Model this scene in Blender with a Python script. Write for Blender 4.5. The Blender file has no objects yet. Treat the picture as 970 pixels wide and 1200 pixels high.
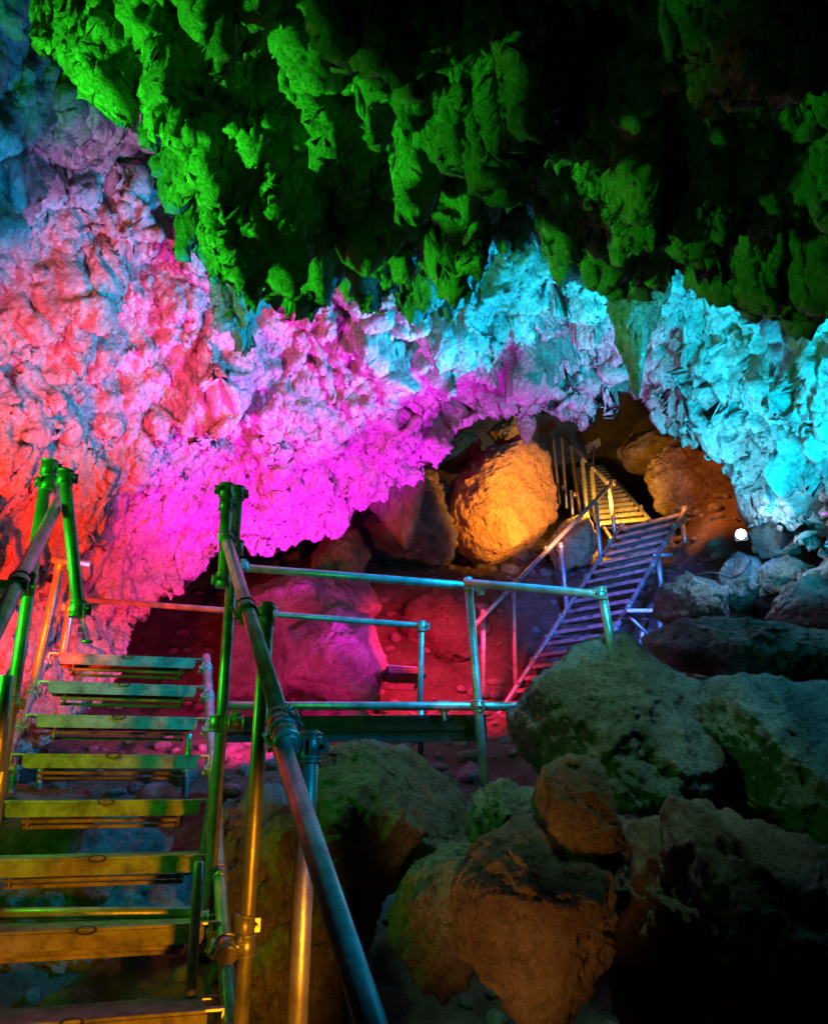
import bpy, math, random
import numpy as np
from mathutils import Vector

scene = bpy.context.scene
COL = scene.collection
PI = math.pi
R = math.radians

# ------------------------------------------------------------------ camera
PITCH = R(18.0); CP, SP = math.cos(PITCH), math.sin(PITCH)
F = 970.0
cam_d = bpy.data.cameras.new('camera'); cam = bpy.data.objects.new('camera', cam_d)
COL.objects.link(cam); cam.location = (0, 0, 0); cam.rotation_euler = (PI/2 + PITCH, 0, 0)
cam_d.sensor_fit = 'HORIZONTAL'; cam_d.sensor_width = 36; cam_d.lens = 36
cam_d.clip_start = 0.05; cam_d.clip_end = 200
scene.camera = cam
RIGHT = np.array([1., 0, 0]); UP = np.array([0, -SP, CP]); FWD = np.array([0, CP, SP])

def at(u, v, d):
    """pixel + distance along the viewing axis -> world point"""
    u = np.asarray(u, float); v = np.asarray(v, float); d = np.asarray(d, float)
    a = (u - 485) / F; b = (600 - v) / F
    return np.stack([a*d, (CP - b*SP)*d, (SP + b*CP)*d], -1)

def aty(u, v, y):
    """pixel + world y -> world point"""
    b = (600 - v) / F
    return at(u, v, y / (CP - b*SP))

# ------------------------------------------------------------------ noise
def _hash(i, j, k, s):
    h = (i.astype(np.int64)*374761393 + j.astype(np.int64)*668265263 + k.astype(np.int64)*2147483647 + s*1274126177) & 0xffffffff
    h = ((h ^ (h >> 13)) * 1274126177) & 0xffffffff
    h = (h ^ (h >> 16))
    h = (h * 2246822519) & 0xffffffff
    return (h ^ (h >> 15)) & 0xffffffff

_rng = np.random.default_rng(5)
_G = _rng.normal(size=(256, 3)); _G /= np.linalg.norm(_G, axis=1)[:, None]

def perlin(P, seed=0):
    P = P.reshape(-1, 3)
    I = np.floor(P).astype(np.int64); f = P - I
    w = f*f*f*(f*(f*6 - 15) + 10)
    out = np.zeros(len(P))
    for dx in (0, 1):
        for dy in (0, 1):
            for dz in (0, 1):
                g = _G[_hash(I[:, 0]+dx, I[:, 1]+dy, I[:, 2]+dz, seed) & 255]
                dot = g[:, 0]*(f[:, 0]-dx) + g[:, 1]*(f[:, 1]-dy) + g[:, 2]*(f[:, 2]-dz)
                wx = w[:, 0] if dx else 1-w[:, 0]; wy = w[:, 1] if dy else 1-w[:, 1]; wz = w[:, 2] if dz else 1-w[:, 2]
                out += dot*wx*wy*wz
    return out*1.5

def fbm(P, o=4, seed=0, gain=.5, lac=2.03, ridged=False):
    P = P.reshape(-1, 3); s = np.zeros(len(P)); a = 1.; t = 0
    for k in range(o):
        n = perlin(P*(lac**k) + 13.7*k, seed+k)
        if ridged: n = 1 - 2*np.abs(n)
        s += a*n; t += a; a *= gain
    return s/t

def voronoi(P, seed=0):
    """F1, F2, vector from the nearest feature, its random number"""
    P = P.reshape(-1, 3); I = np.floor(P).astype(np.int64)
    n = len(P); F1 = np.full(n, 9.); F2 = np.full(n, 9.); V = np.zeros((n, 3)); C = np.zeros(n)
    for dx in (-1, 0, 1):
        for dy in (-1, 0, 1):
            for dz in (-1, 0, 1):
                a, b, c = I[:, 0]+dx, I[:, 1]+dy, I[:, 2]+dz
                h = _hash(a, b, c, seed)
                px = a + (h & 1023)/1023.; py = b + ((h >> 10) & 1023)/1023.; pz = c + ((h >> 20) & 1023)/1023.
                vx = P[:, 0]-px; vy = P[:, 1]-py; vz = P[:, 2]-pz
                D = np.sqrt(vx*vx + vy*vy + vz*vz)
                m = D < F1
                F2 = np.where(m, F1, np.minimum(F2, D)); F1 = np.where(m, D, F1)
                V[m, 0] = vx[m]; V[m, 1] = vy[m]; V[m, 2] = vz[m]
                C = np.where(m, ((h*2654435761 & 0xffffffff) >> 8 & 1023)/1023., C)
    return F1, F2, V, C

def sstep(x, a, b):
    t = np.clip((x-a)/(b-a), 0, 1); return t*t*(3-2*t)

# ------------------------------------------------------------------ materials
def rock_mat(name, c1, c2, c3, rough=.85, scale=1.0, bump=1.0, spec=.3):
    m = bpy.data.materials.new(name); m.use_nodes = True
    nt = m.node_tree; N = nt.nodes; L = nt.links
    b = N['Principled BSDF']; b.inputs['Roughness'].default_value = rough
    b.inputs['Specular IOR Level'].default_value = spec
    tc = N.new('ShaderNodeTexCoord')
    geo = N.new('ShaderNodeNewGeometry')
    src = geo.outputs['Position']
    n1 = N.new('ShaderNodeTexNoise'); n1.inputs['Scale'].default_value = 1.1*scale; n1.inputs['Detail'].default_value = 8; n1.inputs['Roughness'].default_value = .65
    n2 = N.new('ShaderNodeTexNoise'); n2.inputs['Scale'].default_value = 5.0*scale; n2.inputs['Detail'].default_value = 8; n2.inputs['Roughness'].default_value = .7
    L.new(src, n1.inputs['Vector']); L.new(src, n2.inputs['Vector'])
    r1 = N.new('ShaderNodeValToRGB'); r1.color_ramp.elements[0].position = .38; r1.color_ramp.elements[1].position = .62
    r1.color_ramp.elements[0].color = (*c1, 1); r1.color_ramp.elements[1].color = (*c2, 1)
    L.new(n1.outputs['Fac'], r1.inputs['Fac'])
    r2 = N.new('ShaderNodeValToRGB'); r2.color_ramp.elements[0].position = .5; r2.color_ramp.elements[1].position = .72
    L.new(n2.outputs['Fac'], r2.inputs['Fac'])
    mx = N.new('ShaderNodeMix'); mx.data_type = 'RGBA'
    L.new(r2.outputs['Color'], mx.inputs[0]); L.new(r1.outputs['Color'], mx.inputs[6]); mx.inputs[7].default_value = (*c3, 1)
    L.new(mx.outputs[2], b.inputs['Base Color'])
    # fine relief: pits, grains and small cracks
    n3 = N.new('ShaderNodeTexNoise'); n3.inputs['Scale'].default_value = 14*scale; n3.inputs['Detail'].default_value = 10; n3.inputs['Roughness'].default_value = .68
    v3 = N.new('ShaderNodeTexVoronoi'); v3.inputs['Scale'].default_value = 22*scale; v3.feature = 'SMOOTH_F1'
    L.new(src, n3.inputs['Vector'])
    wr = N.new('ShaderNodeVectorMath'); wr.operation = 'MULTIPLY_ADD'
    L.new(n3.outputs['Color'], wr.inputs[0]); wr.inputs[1].default_value = (.12,)*3; L.new(src, wr.inputs[2])
    L.new(wr.outputs[0], v3.inputs['Vector'])
    ad = N.new('ShaderNodeMath'); ad.operation = 'MULTIPLY_ADD'
    L.new(v3.outputs['Distance'], ad.inputs[0]); ad.inputs[1].default_value = .5; L.new(n3.outputs['Fac'], ad.inputs[2])
    bp = N.new('ShaderNodeBump'); bp.inputs['Strength'].default_value = 1; bp.inputs['Distance'].default_value = .10*bump/scale
    L.new(ad.outputs[0], bp.inputs['Height']); L.new(bp.outputs[0], b.inputs['Normal'])
    return m

M = {}
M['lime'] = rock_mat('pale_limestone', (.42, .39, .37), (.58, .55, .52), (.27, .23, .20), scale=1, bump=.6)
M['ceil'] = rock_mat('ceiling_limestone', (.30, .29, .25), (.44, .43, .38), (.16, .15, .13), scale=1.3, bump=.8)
M['boulder'] = rock_mat('boulder_limestone', (.17, .15, .13), (.36, .34, .31), (.09, .065, .05), scale=2.2, bump=1.1)
M['brown'] = rock_mat('clay_stained_rock', (.20, .13, .08), (.38, .29, .21), (.09, .06, .04), scale=2.8, bump=1.2)
M['smooth'] = rock_mat('smooth_boulder', (.36, .30, .24), (.48, .42, .35), (.25, .17, .11), scale=1.2, bump=.5)
M['ochre'] = rock_mat('ochre_boulder', (.40, .27, .13), (.52, .38, .20), (.26, .15, .07), scale=1.6, bump=.8)
M['earth'] = rock_mat('cave_earth', (.14, .09, .06), (.24, .18, .13), (.08, .05, .035), rough=.95, scale=2.5, bump=1.2)

def metal(name, base, metallic, rough, dirt=(.12, .09, .07), amt=.5):
    m = bpy.data.materials.new(name); m.use_nodes = True
    nt = m.node_tree; N = nt.nodes; L = nt.links; b = N['Principled BSDF']
    tc = N.new('ShaderNodeTexCoord')
    n = N.new('ShaderNodeTexNoise'); n.inputs['Scale'].default_value = 9; n.inputs['Detail'].default_value = 9; n.inputs['Roughness'].default_value = .7
    L.new(tc.outputs['Object'], n.inputs['Vector'])
    r = N.new('ShaderNodeValToRGB'); r.color_ramp.elements[0].position = .5-.12*amt; r.color_ramp.elements[1].position = .5+.16
    r.color_ramp.elements[0].color = (*base, 1); r.color_ramp.elements[1].color = (*[a*(1-amt)+c*amt for a, c in zip(base, dirt)], 1)
    L.new(n.outputs['Fac'], r.inputs['Fac']); L.new(r.outputs['Color'], b.inputs['Base Color'])
    b.inputs['Metallic'].default_value = metallic
    mr = N.new('ShaderNodeMapRange'); mr.inputs['To Min'].default_value = rough-.08; mr.inputs['To Max'].default_value = rough+.2
    L.new(n.outputs['Fac'], mr.inputs['Value']); L.new(mr.outputs[0], b.inputs['Roughness'])
    n2 = N.new('ShaderNodeTexNoise'); n2.inputs['Scale'].default_value = 60; n2.inputs['Detail'].default_value = 4
    L.new(tc.outputs['Object'], n2.inputs['Vector'])
    bp = N.new('ShaderNodeBump'); bp.inputs['Strength'].default_value = .25; bp.inputs['Distance'].default_value = .004
    L.new(n2.outputs['Fac'], bp.inputs['Height']); L.new(bp.outputs[0], b.inputs['Normal'])
    return m
M['tube'] = metal('galvanised_tube', (.55, .55, .55), .62, .34, dirt=(.16, .11, .07), amt=.75)
M['fit'] = metal('coupler_steel', (.55, .53, .50), .7, .34, amt=.6)
M['tread'] = metal('worn_tread_steel', (.40, .36, .24), .15, .55, dirt=(.07, .045, .025), amt=.85)
M['dark'] = metal('dark_and_shaded_steel', (.025, .022, .02), .1, .75)  # near-black for small fittings; also carries the shade of the landing
M['black'] = metal('black_plastic', (.02, .02, .02), 0, .5)

def emit(name, col, s):
    m = bpy.data.materials.new(name); m.use_nodes = True
    b = m.node_tree.nodes['Principled BSDF']; b.inputs['Base Color'].default_value = (.02, .02, .02, 1)
    b.inputs['Emission Color'].default_value = (*col, 1); b.inputs['Emission Strength'].default_value = s
    return m

# ------------------------------------------------------------------ objects
def mesh_np(name, V, Fc, mat, smooth=True):
    me = bpy.data.meshes.new(name)
    V = np.asarray(V, np.float32); Fc = np.asarray(Fc, np.int32); k = Fc.shape[1]
    me.vertices.add(len(V)); me.vertices.foreach_set('co', V.ravel())
    me.loops.add(Fc.size); me.loops.foreach_set('vertex_index', Fc.ravel())
    me.polygons.add(len(Fc)); me.polygons.foreach_set('loop_start', np.arange(0, Fc.size, k, dtype=np.int32))
    me.polygons.foreach_set('loop_total', np.full(len(Fc), k, np.int32))
    me.update(calc_edges=True)
    if smooth: me.polygons.foreach_set('use_smooth', np.ones(len(Fc), bool))
    me.materials.append(mat)
    o = bpy.data.objects.new(name, me); COL.objects.link(o)
    return o

def tag(o, label=None, cat=None, group=None, kind=None):
    if label: o['label'] = label
    if cat: o['category'] = cat
    if group: o['group'] = group
    if kind: o['kind'] = kind
    return o

def empty(name, loc, label, cat, group=None):
    o = bpy.data.objects.new(name, None); COL.objects.link(o); o.location = loc; o.empty_display_size = .2
    return tag(o, label, cat, group)

class MB:
    """collects tubes and boxes in world space, links them as one mesh"""
    def __init__(s): s.V = []; s.F = []; s.sm = []
    def _add(s, V, Fc, sm=True):
        n = sum(len(v) for v in s.V); s.V.append(np.asarray(V, float))
        for f in Fc: s.F.append([i+n for i in f]); s.sm.append(sm)
    def tube(s, a, b, r, seg=20, r2=None, cap=True, bend=0.):
        a = np.asarray(a, float); b = np.asarray(b, float); r2 = r if r2 is None else r2
        d = b-a; L = np.linalg.norm(d); d = d/L
        e = np.cross(d, [0, 0, 1.]);
        if np.linalg.norm(e) < 1e-3: e = np.array([1., 0, 0])
        e /= np.linalg.norm(e); f = np.cross(d, e)
        ang = np.arange(seg)*2*PI/seg
        ring = np.cos(ang)[:, None]*e + np.sin(ang)[:, None]*f
        ch = min(.12*r, L*.2)
        rows = [(0, .86), (ch/L, 1)] + [(t, 1) for t in ([.25, .5, .75] if bend else [])] + [(1-ch/L, 1), (1, .86)]
        V = []
        for t, k in rows:
            V.append(a + d*L*t + f*bend*math.sin(PI*t) + ring*(r*(1-t)+r2*t)*k)
        V = np.concatenate(V); Fc = []
        for i in range(len(rows)-1):
            for j in range(seg):
                j2 = (j+1) % seg
                Fc.append([i*seg+j, i*seg+j2, (i+1)*seg+j2, (i+1)*seg+j])
        s._add(V, Fc)
        if cap:
            s._add(V[:seg], [list(range(seg))[::-1]], False); s._add(V[-seg:], [list(range(seg))], False)
    def box(s, c, ax, hs, bev=.15):
        """c centre, ax three unit axes, hs half sizes; chamfered corners"""
        c = np.asarray(c, float); ax = [np.asarray(a, float) for a in ax]; b = min(hs)*bev
        V = []; Fc = []
        def vid(sx, sy, sz, w):
            k = [sx, sy, sz]; p = c.copy()
            for i in range(3):
                h = hs[i] - (0 if i == w else b)
                p = p + ax[i]*h*k[i]
            return p
        idx = {}
        for sx in (-1, 1):
            for sy in (-1, 1):
                for sz in (-1, 1):
                    for w in range(3):
                        idx[(sx, sy, sz, w)] = len(V); V.append(vid(sx, sy, sz, w))
        def face(w, sg):
            o = [(-1, -1), (1, -1), (1, 1), (-1, 1)]
            r = []
            for p, q in o:
                k = [0, 0, 0]; k[w] = sg; k[(w+1) % 3] = p; k[(w+2) % 3] = q
                r.append(idx[(*k, w)])
            return r if sg > 0 else r[::-1]
        for w in range(3):
            for sg in (-1, 1): Fc.append(face(w, sg))
        for w in range(3):   # edges
            a, b2 = (w+1) % 3, (w+2) % 3
            for sa in (-1, 1):
                for sb in (-1, 1):
                    def kk(sw, which):
                        k = [0, 0, 0]; k[w] = sw; k[a] = sa; k[b2] = sb; return idx[(*k, which)]
                    f = [kk(-1, a), kk(1, a), kk(1, b2), kk(-1, b2)]
                    if sa*sb > 0: f = f[::-1]
                    Fc.append(f[::-1])
        for sx in (-1, 1):
            for sy in (-1, 1):
                for sz in (-1, 1):
                    f = [idx[(sx, sy, sz, w)] for w in range(3)]
                    Fc.append(f if sx*sy*sz > 0 else f[::-1])
        s._add(V, Fc, False)
    def torus(s, c, e, f, R1, r, seg=18, rs=8, sq=1.):
        c = np.asarray(c, float); e = np.asarray(e); f = np.asarray(f); n = np.cross(e, f); V = []; Fc = []
        for i in range(seg):
            a = 2*PI*i/seg; rad = e*math.cos(a)+f*math.sin(a)*sq
            for j in range(rs):
                b = 2*PI*j/rs; V.append(c + rad*(R1+r*math.cos(b)) + n*r*math.sin(b))
        for i in range(seg):
            for j in range(rs):
                i2 = (i+1) % seg; j2 = (j+1) % rs
                Fc.append([i*rs+j, i2*rs+j, i2*rs+j2, i*rs+j2])
        s._add(V, Fc)
    def build(s, name, mat, parent=None, label=None):
        V = np.concatenate(s.V); me = bpy.data.meshes.new(name)
        org = np.array(parent.matrix_world.translation if parent is None else parent['_o']) if parent else V.mean(0)
        me.from_pydata((V-org).tolist(), [], s.F); me.polygons.foreach_set('use_smooth', np.array(s.sm, bool)); me.update()
        me.materials.append(mat)
        o = bpy.data.objects.new(name, me); COL.objects.link(o)
        if parent: o.parent = parent; o['_o'] = list(org)
        else: o.location = org; o['_o'] = list(org)
        if label: o['label'] = label
        return o

def thing(name, loc, label, cat, group=None):
    o = empty(name, loc, label, cat, group); o['_o'] = [float(c) for c in loc]; return o

# ------------------------------------------------------------------ scaffold pieces
TR = .028
def unit(a): a = np.asarray(a, float); return a/np.linalg.norm(a)
def coupler(mb, p, axis, out, r=TR, w=.03, big=1.):
    """a clamp ring round a tube with its lug, bolt and nut"""
    p = np.asarray(p, float); axis = unit(axis); out = np.asarray(out, float)
    out = unit(out - axis*np.dot(out, axis)); side = np.cross(axis, out)
    mb.tube(p-axis*w, p+axis*w, r*1.28, 18)
    mb.tube(p-axis*w*1.25, p-axis*w*.95, r*1.42, 18); mb.tube(p+axis*w*.95, p+axis*w*1.25, r*1.42, 18)
    q = p + out*r*1.55
    mb.box(q, [out, side, axis], [r*.55, r*.22, w*.8])
    mb.tube(q-side*r*1.5, q+side*r*1.7, .007*big, 8)
    mb.tube(q+side*r*.9, q+side*r*1.4, .014*big, 6)

def swivel(mb, p, a1, a2, sep=None):
    """two crossed tubes clamped together at p and p+sep"""
    sep = np.asarray(sep if sep is not None else [0, -2*TR-.01, 0], float)
    coupler(mb, p, a1, sep); coupler(mb, np.asarray(p)+sep, a2, -sep)
    mb.tube(p, np.asarray(p)+sep, .016, 10)

def tubes(parent, name, segs, r=TR, mat='tube', label=None):
    for a, b in segs:
        mb = MB(); mb.tube(a, b, r, 22); mb.build(name, M[mat], parent, label)

def clamps(parent, lst):
    for kw in lst:
        mb = MB()
        if len(kw) == 3: coupler(mb, *kw)
        else: swivel(mb, *kw)
        mb.build('coupler', M['fit'], parent)

def tread(parent, L, t, run, W, depth=.24, lip=.062, detail=True, mat='tread'):
    """plank tread: L = left end of front top edge, t = along, run = horizontal away"""
    t = unit(t); run = unit(run); z = np.array([0, 0, 1.])
    c = L + t*W/2
    mb = MB()
    mb.box(c + run*depth/2 - z*.006, [t, run, z], [W/2, depth/2-.002, .006])
    mb.box(c + run*.006 - z*(.013+lip/2), [t, run, z], [W/2, .006, lip/2])
    mb.box(c + run*(depth-.006) - z*(.013+lip*.5), [t, run, z], [W/2, .006, lip*.5])
    mb.box(c + run*depth*.36 - z*(.013+lip*.35), [t, run, z], [W/2*.98, .008, lip*.3])
    mb.box(c + run*depth*.66 - z*(.013+lip*.35), [t, run, z], [W/2*.98, .008, lip*.3])
    if detail:
        for q, dz in ((.10, .098), (.17, .128)): mb.box(c + run*q - z*dz, [t, run, z], [W/2*.86, .012, .009])
        for e in (-1, 1): mb.box(c + t*e*W*.40 + run*.13 - z*.07, [t, run, z], [.006, .05, .06])
    for e in (-1, 1):
        mb.box(c + t*e*(W/2+.004) + run*depth/2 - z*(.012+lip*.4), [t, run, z], [.003, depth/2, lip*.4])
    o = mb.build('tread', M[mat], parent)
    if detail:
        for e in (-1, 1):
            for q in (.03, depth-.03):
                h = MB(); p = c + t*e*(W/2+.035) + run*q
                h.box(p - z*.004, [t, run, z], [.035, .022, .005]); h.box(p + t*e*.03 - z*.03, [t, run, z], [.005, .022, .03])
                h.build('hook', M['fit'], o)
        h = MB()
        h.torus(c - run*.008 - z*.006, t, z, .036, .005, sq=.42)
        h.build('catch', M['dark'], o)
    else:
        h = MB(); h.torus(c - run*.008 - z*.005, t, z, .035, .008, 12, 6, sq=.5); h.build('catch', M['dark'], o)
    return o

# ================================================================== SETTING
def sheet(name, P, amp_fns, mat, kind='structure'):
    """P (rows, cols, 3); each fn(points, normals) -> offset vectors, applied in turn"""
    nr, nc = P.shape[:2]
    for fn in amp_fns:
        du = np.gradient(P, axis=1); dv = np.gradient(P, axis=0)
        N = np.cross(du, dv); N /= np.linalg.norm(N, axis=2)[..., None]+1e-9
        N = np.where((N*P).sum(2, keepdims=True) > 0, -N, N)
        P = P + fn(P.reshape(-1, 3), N.reshape(-1, 3)).reshape(P.shape)
    i = np.arange(nr*nc).reshape(nr, nc)
    Fc = np.stack([i[:-1, :-1], i[1:, :-1], i[1:, 1:], i[:-1, 1:]], -1).reshape(-1, 4)
    o = mesh_np(name, P.reshape(-1, 3), Fc, mat)
    if kind: o['kind'] = kind
    return o

def tps(pts):
    """thin plate spline through (u, v, d)"""
    A = np.array(pts, float); X = A[:, :2]/500.; n = len(X)
    def U(r2): return .5*r2*np.log(r2+1e-12)
    K = U(((X[:, None]-X[None])**2).sum(2)) + np.eye(n)*.02
    Pm = np.c_[np.ones(n), X]
    S = np.zeros((n+3, n+3)); S[:n, :n] = K; S[:n, n:] = Pm; S[n:, :n] = Pm.T
    w = np.linalg.solve(S, np.r_[A[:, 2], 0, 0, 0])
    def f(u, v):
        q = np.stack([np.asarray(u).ravel(), np.asarray(v).ravel()], 1)/500.
        o = w[n] + q[:, 0]*w[n+1] + q[:, 1]*w[n+2]
        for k in range(n): o = o + w[k]*U(((q-X[k])**2).sum(1))
        return o.reshape(np.shape(u))
    return f

def noise1(x, scale, seed):
    P = np.stack([np.asarray(x)/scale, np.full(np.shape(x), seed*7.3+.5), np.full(np.shape(x), .37)], -1)
    return perlin(P, seed).reshape(np.shape(x))

DOWN = np.array([0, 0, -1.])
def shingle(P, N, scale, amp, seed, down=DOWN, sharp=1.0, warp=.35, stretch=1.5):
    """overlapping pendants: each cell swells towards its lower end and breaks off there"""
    W3 = np.stack([fbm(P*1.7/scale*.5+k*9, 3, seed+40+k) for k in range(3)], 1)
    Q = P/scale + W3*warp*2
    Q = Q*np.array([1, 1, 1/stretch])
    F1, F2, V, C = voronoi(Q, seed)
    low = -V[:, 2]*stretch
    edge = .4+.6*sstep(F2-F1, 0, .3)
    h = (.45+.8*np.clip(low+.3, 0, 1.2)**sharp)*edge*(.35+.9*C)
    return h

def tilts(P, scale, seed, warp=.3, st=(1, 1, .7)):
    """broken faces: each cell leans its own way"""
    Q = P/scale*np.array(st) + warp*np.stack([fbm(P*1.6/scale, 3, seed+k) for k in range(3)], 1)
    F1, F2, V, C = voronoi(Q, seed)
    a = C*2*PI*7.0; b = np.sin(C*91.7)
    h = V[:, 0]*np.cos(a) + V[:, 1]*np.sin(a)*.6 + V[:, 2]*b
    return h*(.35+.65*sstep(F2-F1, 0, .18))*scale

# ---- the great wall: left wall, overhanging centre and right wall in one sheet
lipU = [-500, -160, 0, 60, 110, 150, 200, 250, 330, 385, 420, 445, 470, 490, 512, 545, 580, 620, 650, 690, 716, 738, 770, 800, 830, 860, 900, 940, 970, 1030, 1120, 1500]
lipV = [1150, 980, 930, 850, 775, 725, 680, 645, 630, 612, 582, 562, 545, 525, 497, 466, 454, 452, 468, 465, 440, 446, 460, 470, 480, 505, 554, 608, 648, 720, 800, 1150]
Wd = tps([(-160, -100, 5.2), (0, 0, 5.6), (100, 60, 6.3), (-160, 400, 4.9), (0, 400, 6.2), (-160, 980, 5.6), (0, 800, 7.0), (0, 600, 6.7), (150, 250, 7.0),
          (150, 500, 7.9), (130, 750, 8.3), (300, 400, 8.2), (300, 620, 9.4), (450, 350, 7.9), (450, 500, 9.2), (480, 590, 10.4), (600, 300, 7.8),
          (600, 400, 9.2), (600, 490, 11.0), (700, 250, 7.4), (700, 400, 9.8), (720, 490, 11.6), (830, 520, 10.9), (800, 300, 7.9), (850, 400, 8.8),
          (970, 300, 6.5), (970, 450, 7.0), (970, 620, 7.9), (1120, 300, 5.6), (1120, 780, 6.4), (900, 560, 9.3), (300, -100, 7.2), (600, -100, 7.0), (970, -100, 6.2), (350, 200, 7.6), (600, 150, 7.4), (1400, 300, 5.0), (1400, 900, 5.3), (-420, 300, 4.4), (-420, 900, 4.8)])
nr, nx = 440, 70
U = np.concatenate([np.linspace(-400, -60, 110)[:-1], np.linspace(-60, 1030, 700), np.linspace(1030, 1400, 120)[1:]]); nc = len(U); t = np.linspace(0, 1, nr)
lip = np.interp(U, lipU, lipV)
mod = -16*np.abs(noise1(U, 13, 3)) + 9 + 12*noise1(U, 34, 4)
k = np.where(U < 150, .2, 1.); mod = mod*k*1.25
T, UU = np.meshgrid(t, U, indexing='ij')
VV = -110 + (lip[None]+110)*T + mod[None]*T**9
D = Wd(UU, VV)
P = at(UU, VV, D)
ext = np.linspace(0, 1, nx+1)[1:][:, None, None]
ext = ext*np.ones((1, nc, 1))
back = P[-1][None] + np.concatenate([0*ext, 11*ext**1.2, (6.6+4.5*sstep(U, 680, 760)[None, :, None]*np.ones_like(ext))*ext + .35*np.sqrt(ext)], 2)
P = np.concatenate([P, back], 0)
ismain = np.concatenate([np.ones(nr), np.linspace(1, .3, nx)])[:, None].repeat(nc, 1).ravel()
rightness = np.concatenate([UU, UU[-1][None].repeat(nx, 0)], 0).ravel()
vness = np.concatenate([VV, VV[-1][None].repeat(nx, 0)], 0).ravel()
cyanw = sstep(rightness, 640, 840)
smoothlow = sstep(vness - 540 + .10*np.clip(rightness-250, 0, 400), -110, 60)*(1-cyanw)      # flowstone is smoother low down
def w_macro(P, N):
    h = .45*fbm(P*.42, 3, 11) + .34*fbm(P*.85, 3, 12, ridged=True, gain=.45)
    return N*h[:, None]
def w_meso(P, N):
    mask = np.clip(.55+1.5*fbm(P*1.1, 3, 19), .05, 1.3); mask2 = np.clip(.5+1.6*fbm(P*1.9, 3, 18), 0, 1.2)
    s1 = shingle(P, N, .66, 1, 21, sharp=1.1, stretch=1.9, warp=.6)
    s2 = shingle(P, N, .25, 1, 22, sharp=1.0, stretch=1.6, warp=.7)
    Q = P*np.array([1, 1, .6])
    rg = fbm(Q*2.3+.35*np.stack([fbm(P*1.3, 2, 50+k) for k in range(3)], 1), 5, 24, gain=.45, ridged=True)
    bl = -fbm(Q*1.6, 6, 25, gain=.5, ridged=True)
    F1, F2, V, C = voronoi(P*3.3 + .9*np.stack([fbm(P*2.2, 4, 60+k) for k in range(3)], 1), 23)
    cup = np.clip(F1, 0, 1)**2
    patch = sstep(fbm(P*.8, 3, 17), -.25, .2)
    a1 = .22*(1-.7*smoothlow)*(1-.6*cyanw); a2 = .07*(1-.7*smoothlow)*(1-.2*cyanw)*patch; a3 = .16*cyanw
    tl = (.60*tilts(P, .85, 26) + .30*tilts(P, .36, 27)*(.3+.7*patch))*(1-.85*smoothlow)
    h = a1*s1*mask + a2*s2*mask2 + a3*cup + tl + (.16-.12*smoothlow)*rg*(.4+.6*patch) + .12*bl
    dirn = N*.85 + DOWN*.35
    return dirn*(h*(.5+.5*ismain))[:, None]
def w_micro(P, N):
    h = .06*fbm(P*5.5, 5, 31, gain=.6)*(1-.5*smoothlow) + .04*fbm(P*6.2*np.array([1, 1, .5]), 5, 33, ridged=True, gain=.6)*(1-.6*smoothlow)
    flute = .08*fbm(P*np.array([4, 4, .7]), 3, 34, ridged=True)*smoothlow
    return N*(h+flute)[:, None]
wall = sheet('cave_wall', P, [w_macro, w_meso, w_micro], M['lime'])
wall['label'] = 'pale overhanging limestone cave wall lit pink, orange and cyan with scalloped surface'

# ---- the nearer ceiling with its pendants
bU = [40, 90, 118, 150, 180, 205, 232, 262, 292, 330, 380, 430, 470, 520, 560, 600, 640, 700, 760, 810, 850, 900, 940, 980, 1150]
bV = [-150, -30, 30, 75, 108, 168, 222, 285, 335, 300, 270, 290, 268, 280, 245, 212, 205, 225, 225, 228, 245, 270, 265, 255, 255]
Gd = tps([(40, -130, 4.8), (90, 0, 5.0), (180, 120, 5.5), (292, 350, 6.4), (430, 330, 6.2), (520, 330, 6.3), (620, 240, 5.8), (760, 265, 5.6), (850, 290, 5.3), (980, 300, 4.9),
          (300, 0, 4.0), (600, 0, 3.6), (970, 0, 3.3), (300, 180, 5.1), (450, 200, 5.0), (650, 130, 4.6), (850, 150, 4.2), (200, -300, 2.9), (600, -350, 2.4), (1000, -350, 2.2), (1150, 0, 3.1), (1150, 290, 4.5), (1420, 0, 2.9), (1420, 300, 4.0)])
nr, nx = 400, 46
U = np.concatenate([np.linspace(45, 1020, 680), np.linspace(1020, 1400, 120)[1:]]); nc = len(U); t = np.linspace(0, 1, nr)
b = np.interp(U, bU, bV)
mod = 22*(.45-np.abs(noise1(U, 17, 8)))*1.2 + 20*noise1(U, 45, 9)
mod = mod*np.where(U < 270, .35, 1)
T, UU = np.meshgrid(t**.9, U, indexing='ij')
VV = -360 + (b[None]+360)*T + mod[None]*T**8
P = at(UU, VV, Gd(UU, VV))
ext = np.linspace(0, 1, nx+1)[1:][:, None, None]
back = P[-1][None] + np.concatenate([0*ext, 1.3*ext, 1.9*ext**.8], 2)
P = np.concatenate([P, back], 0)
gtap = np.concatenate([1-.8*T**5, np.full((nx, nc), .2)], 0).ravel()
def g_macro(P, N):
    h = (.34*fbm(P*.6, 3, 71) + .50*(.35+.65*gtap)*fbm(P*1.05, 3, 72, ridged=True))
    return (N*.5+DOWN*.6)*h[:, None]
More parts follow.
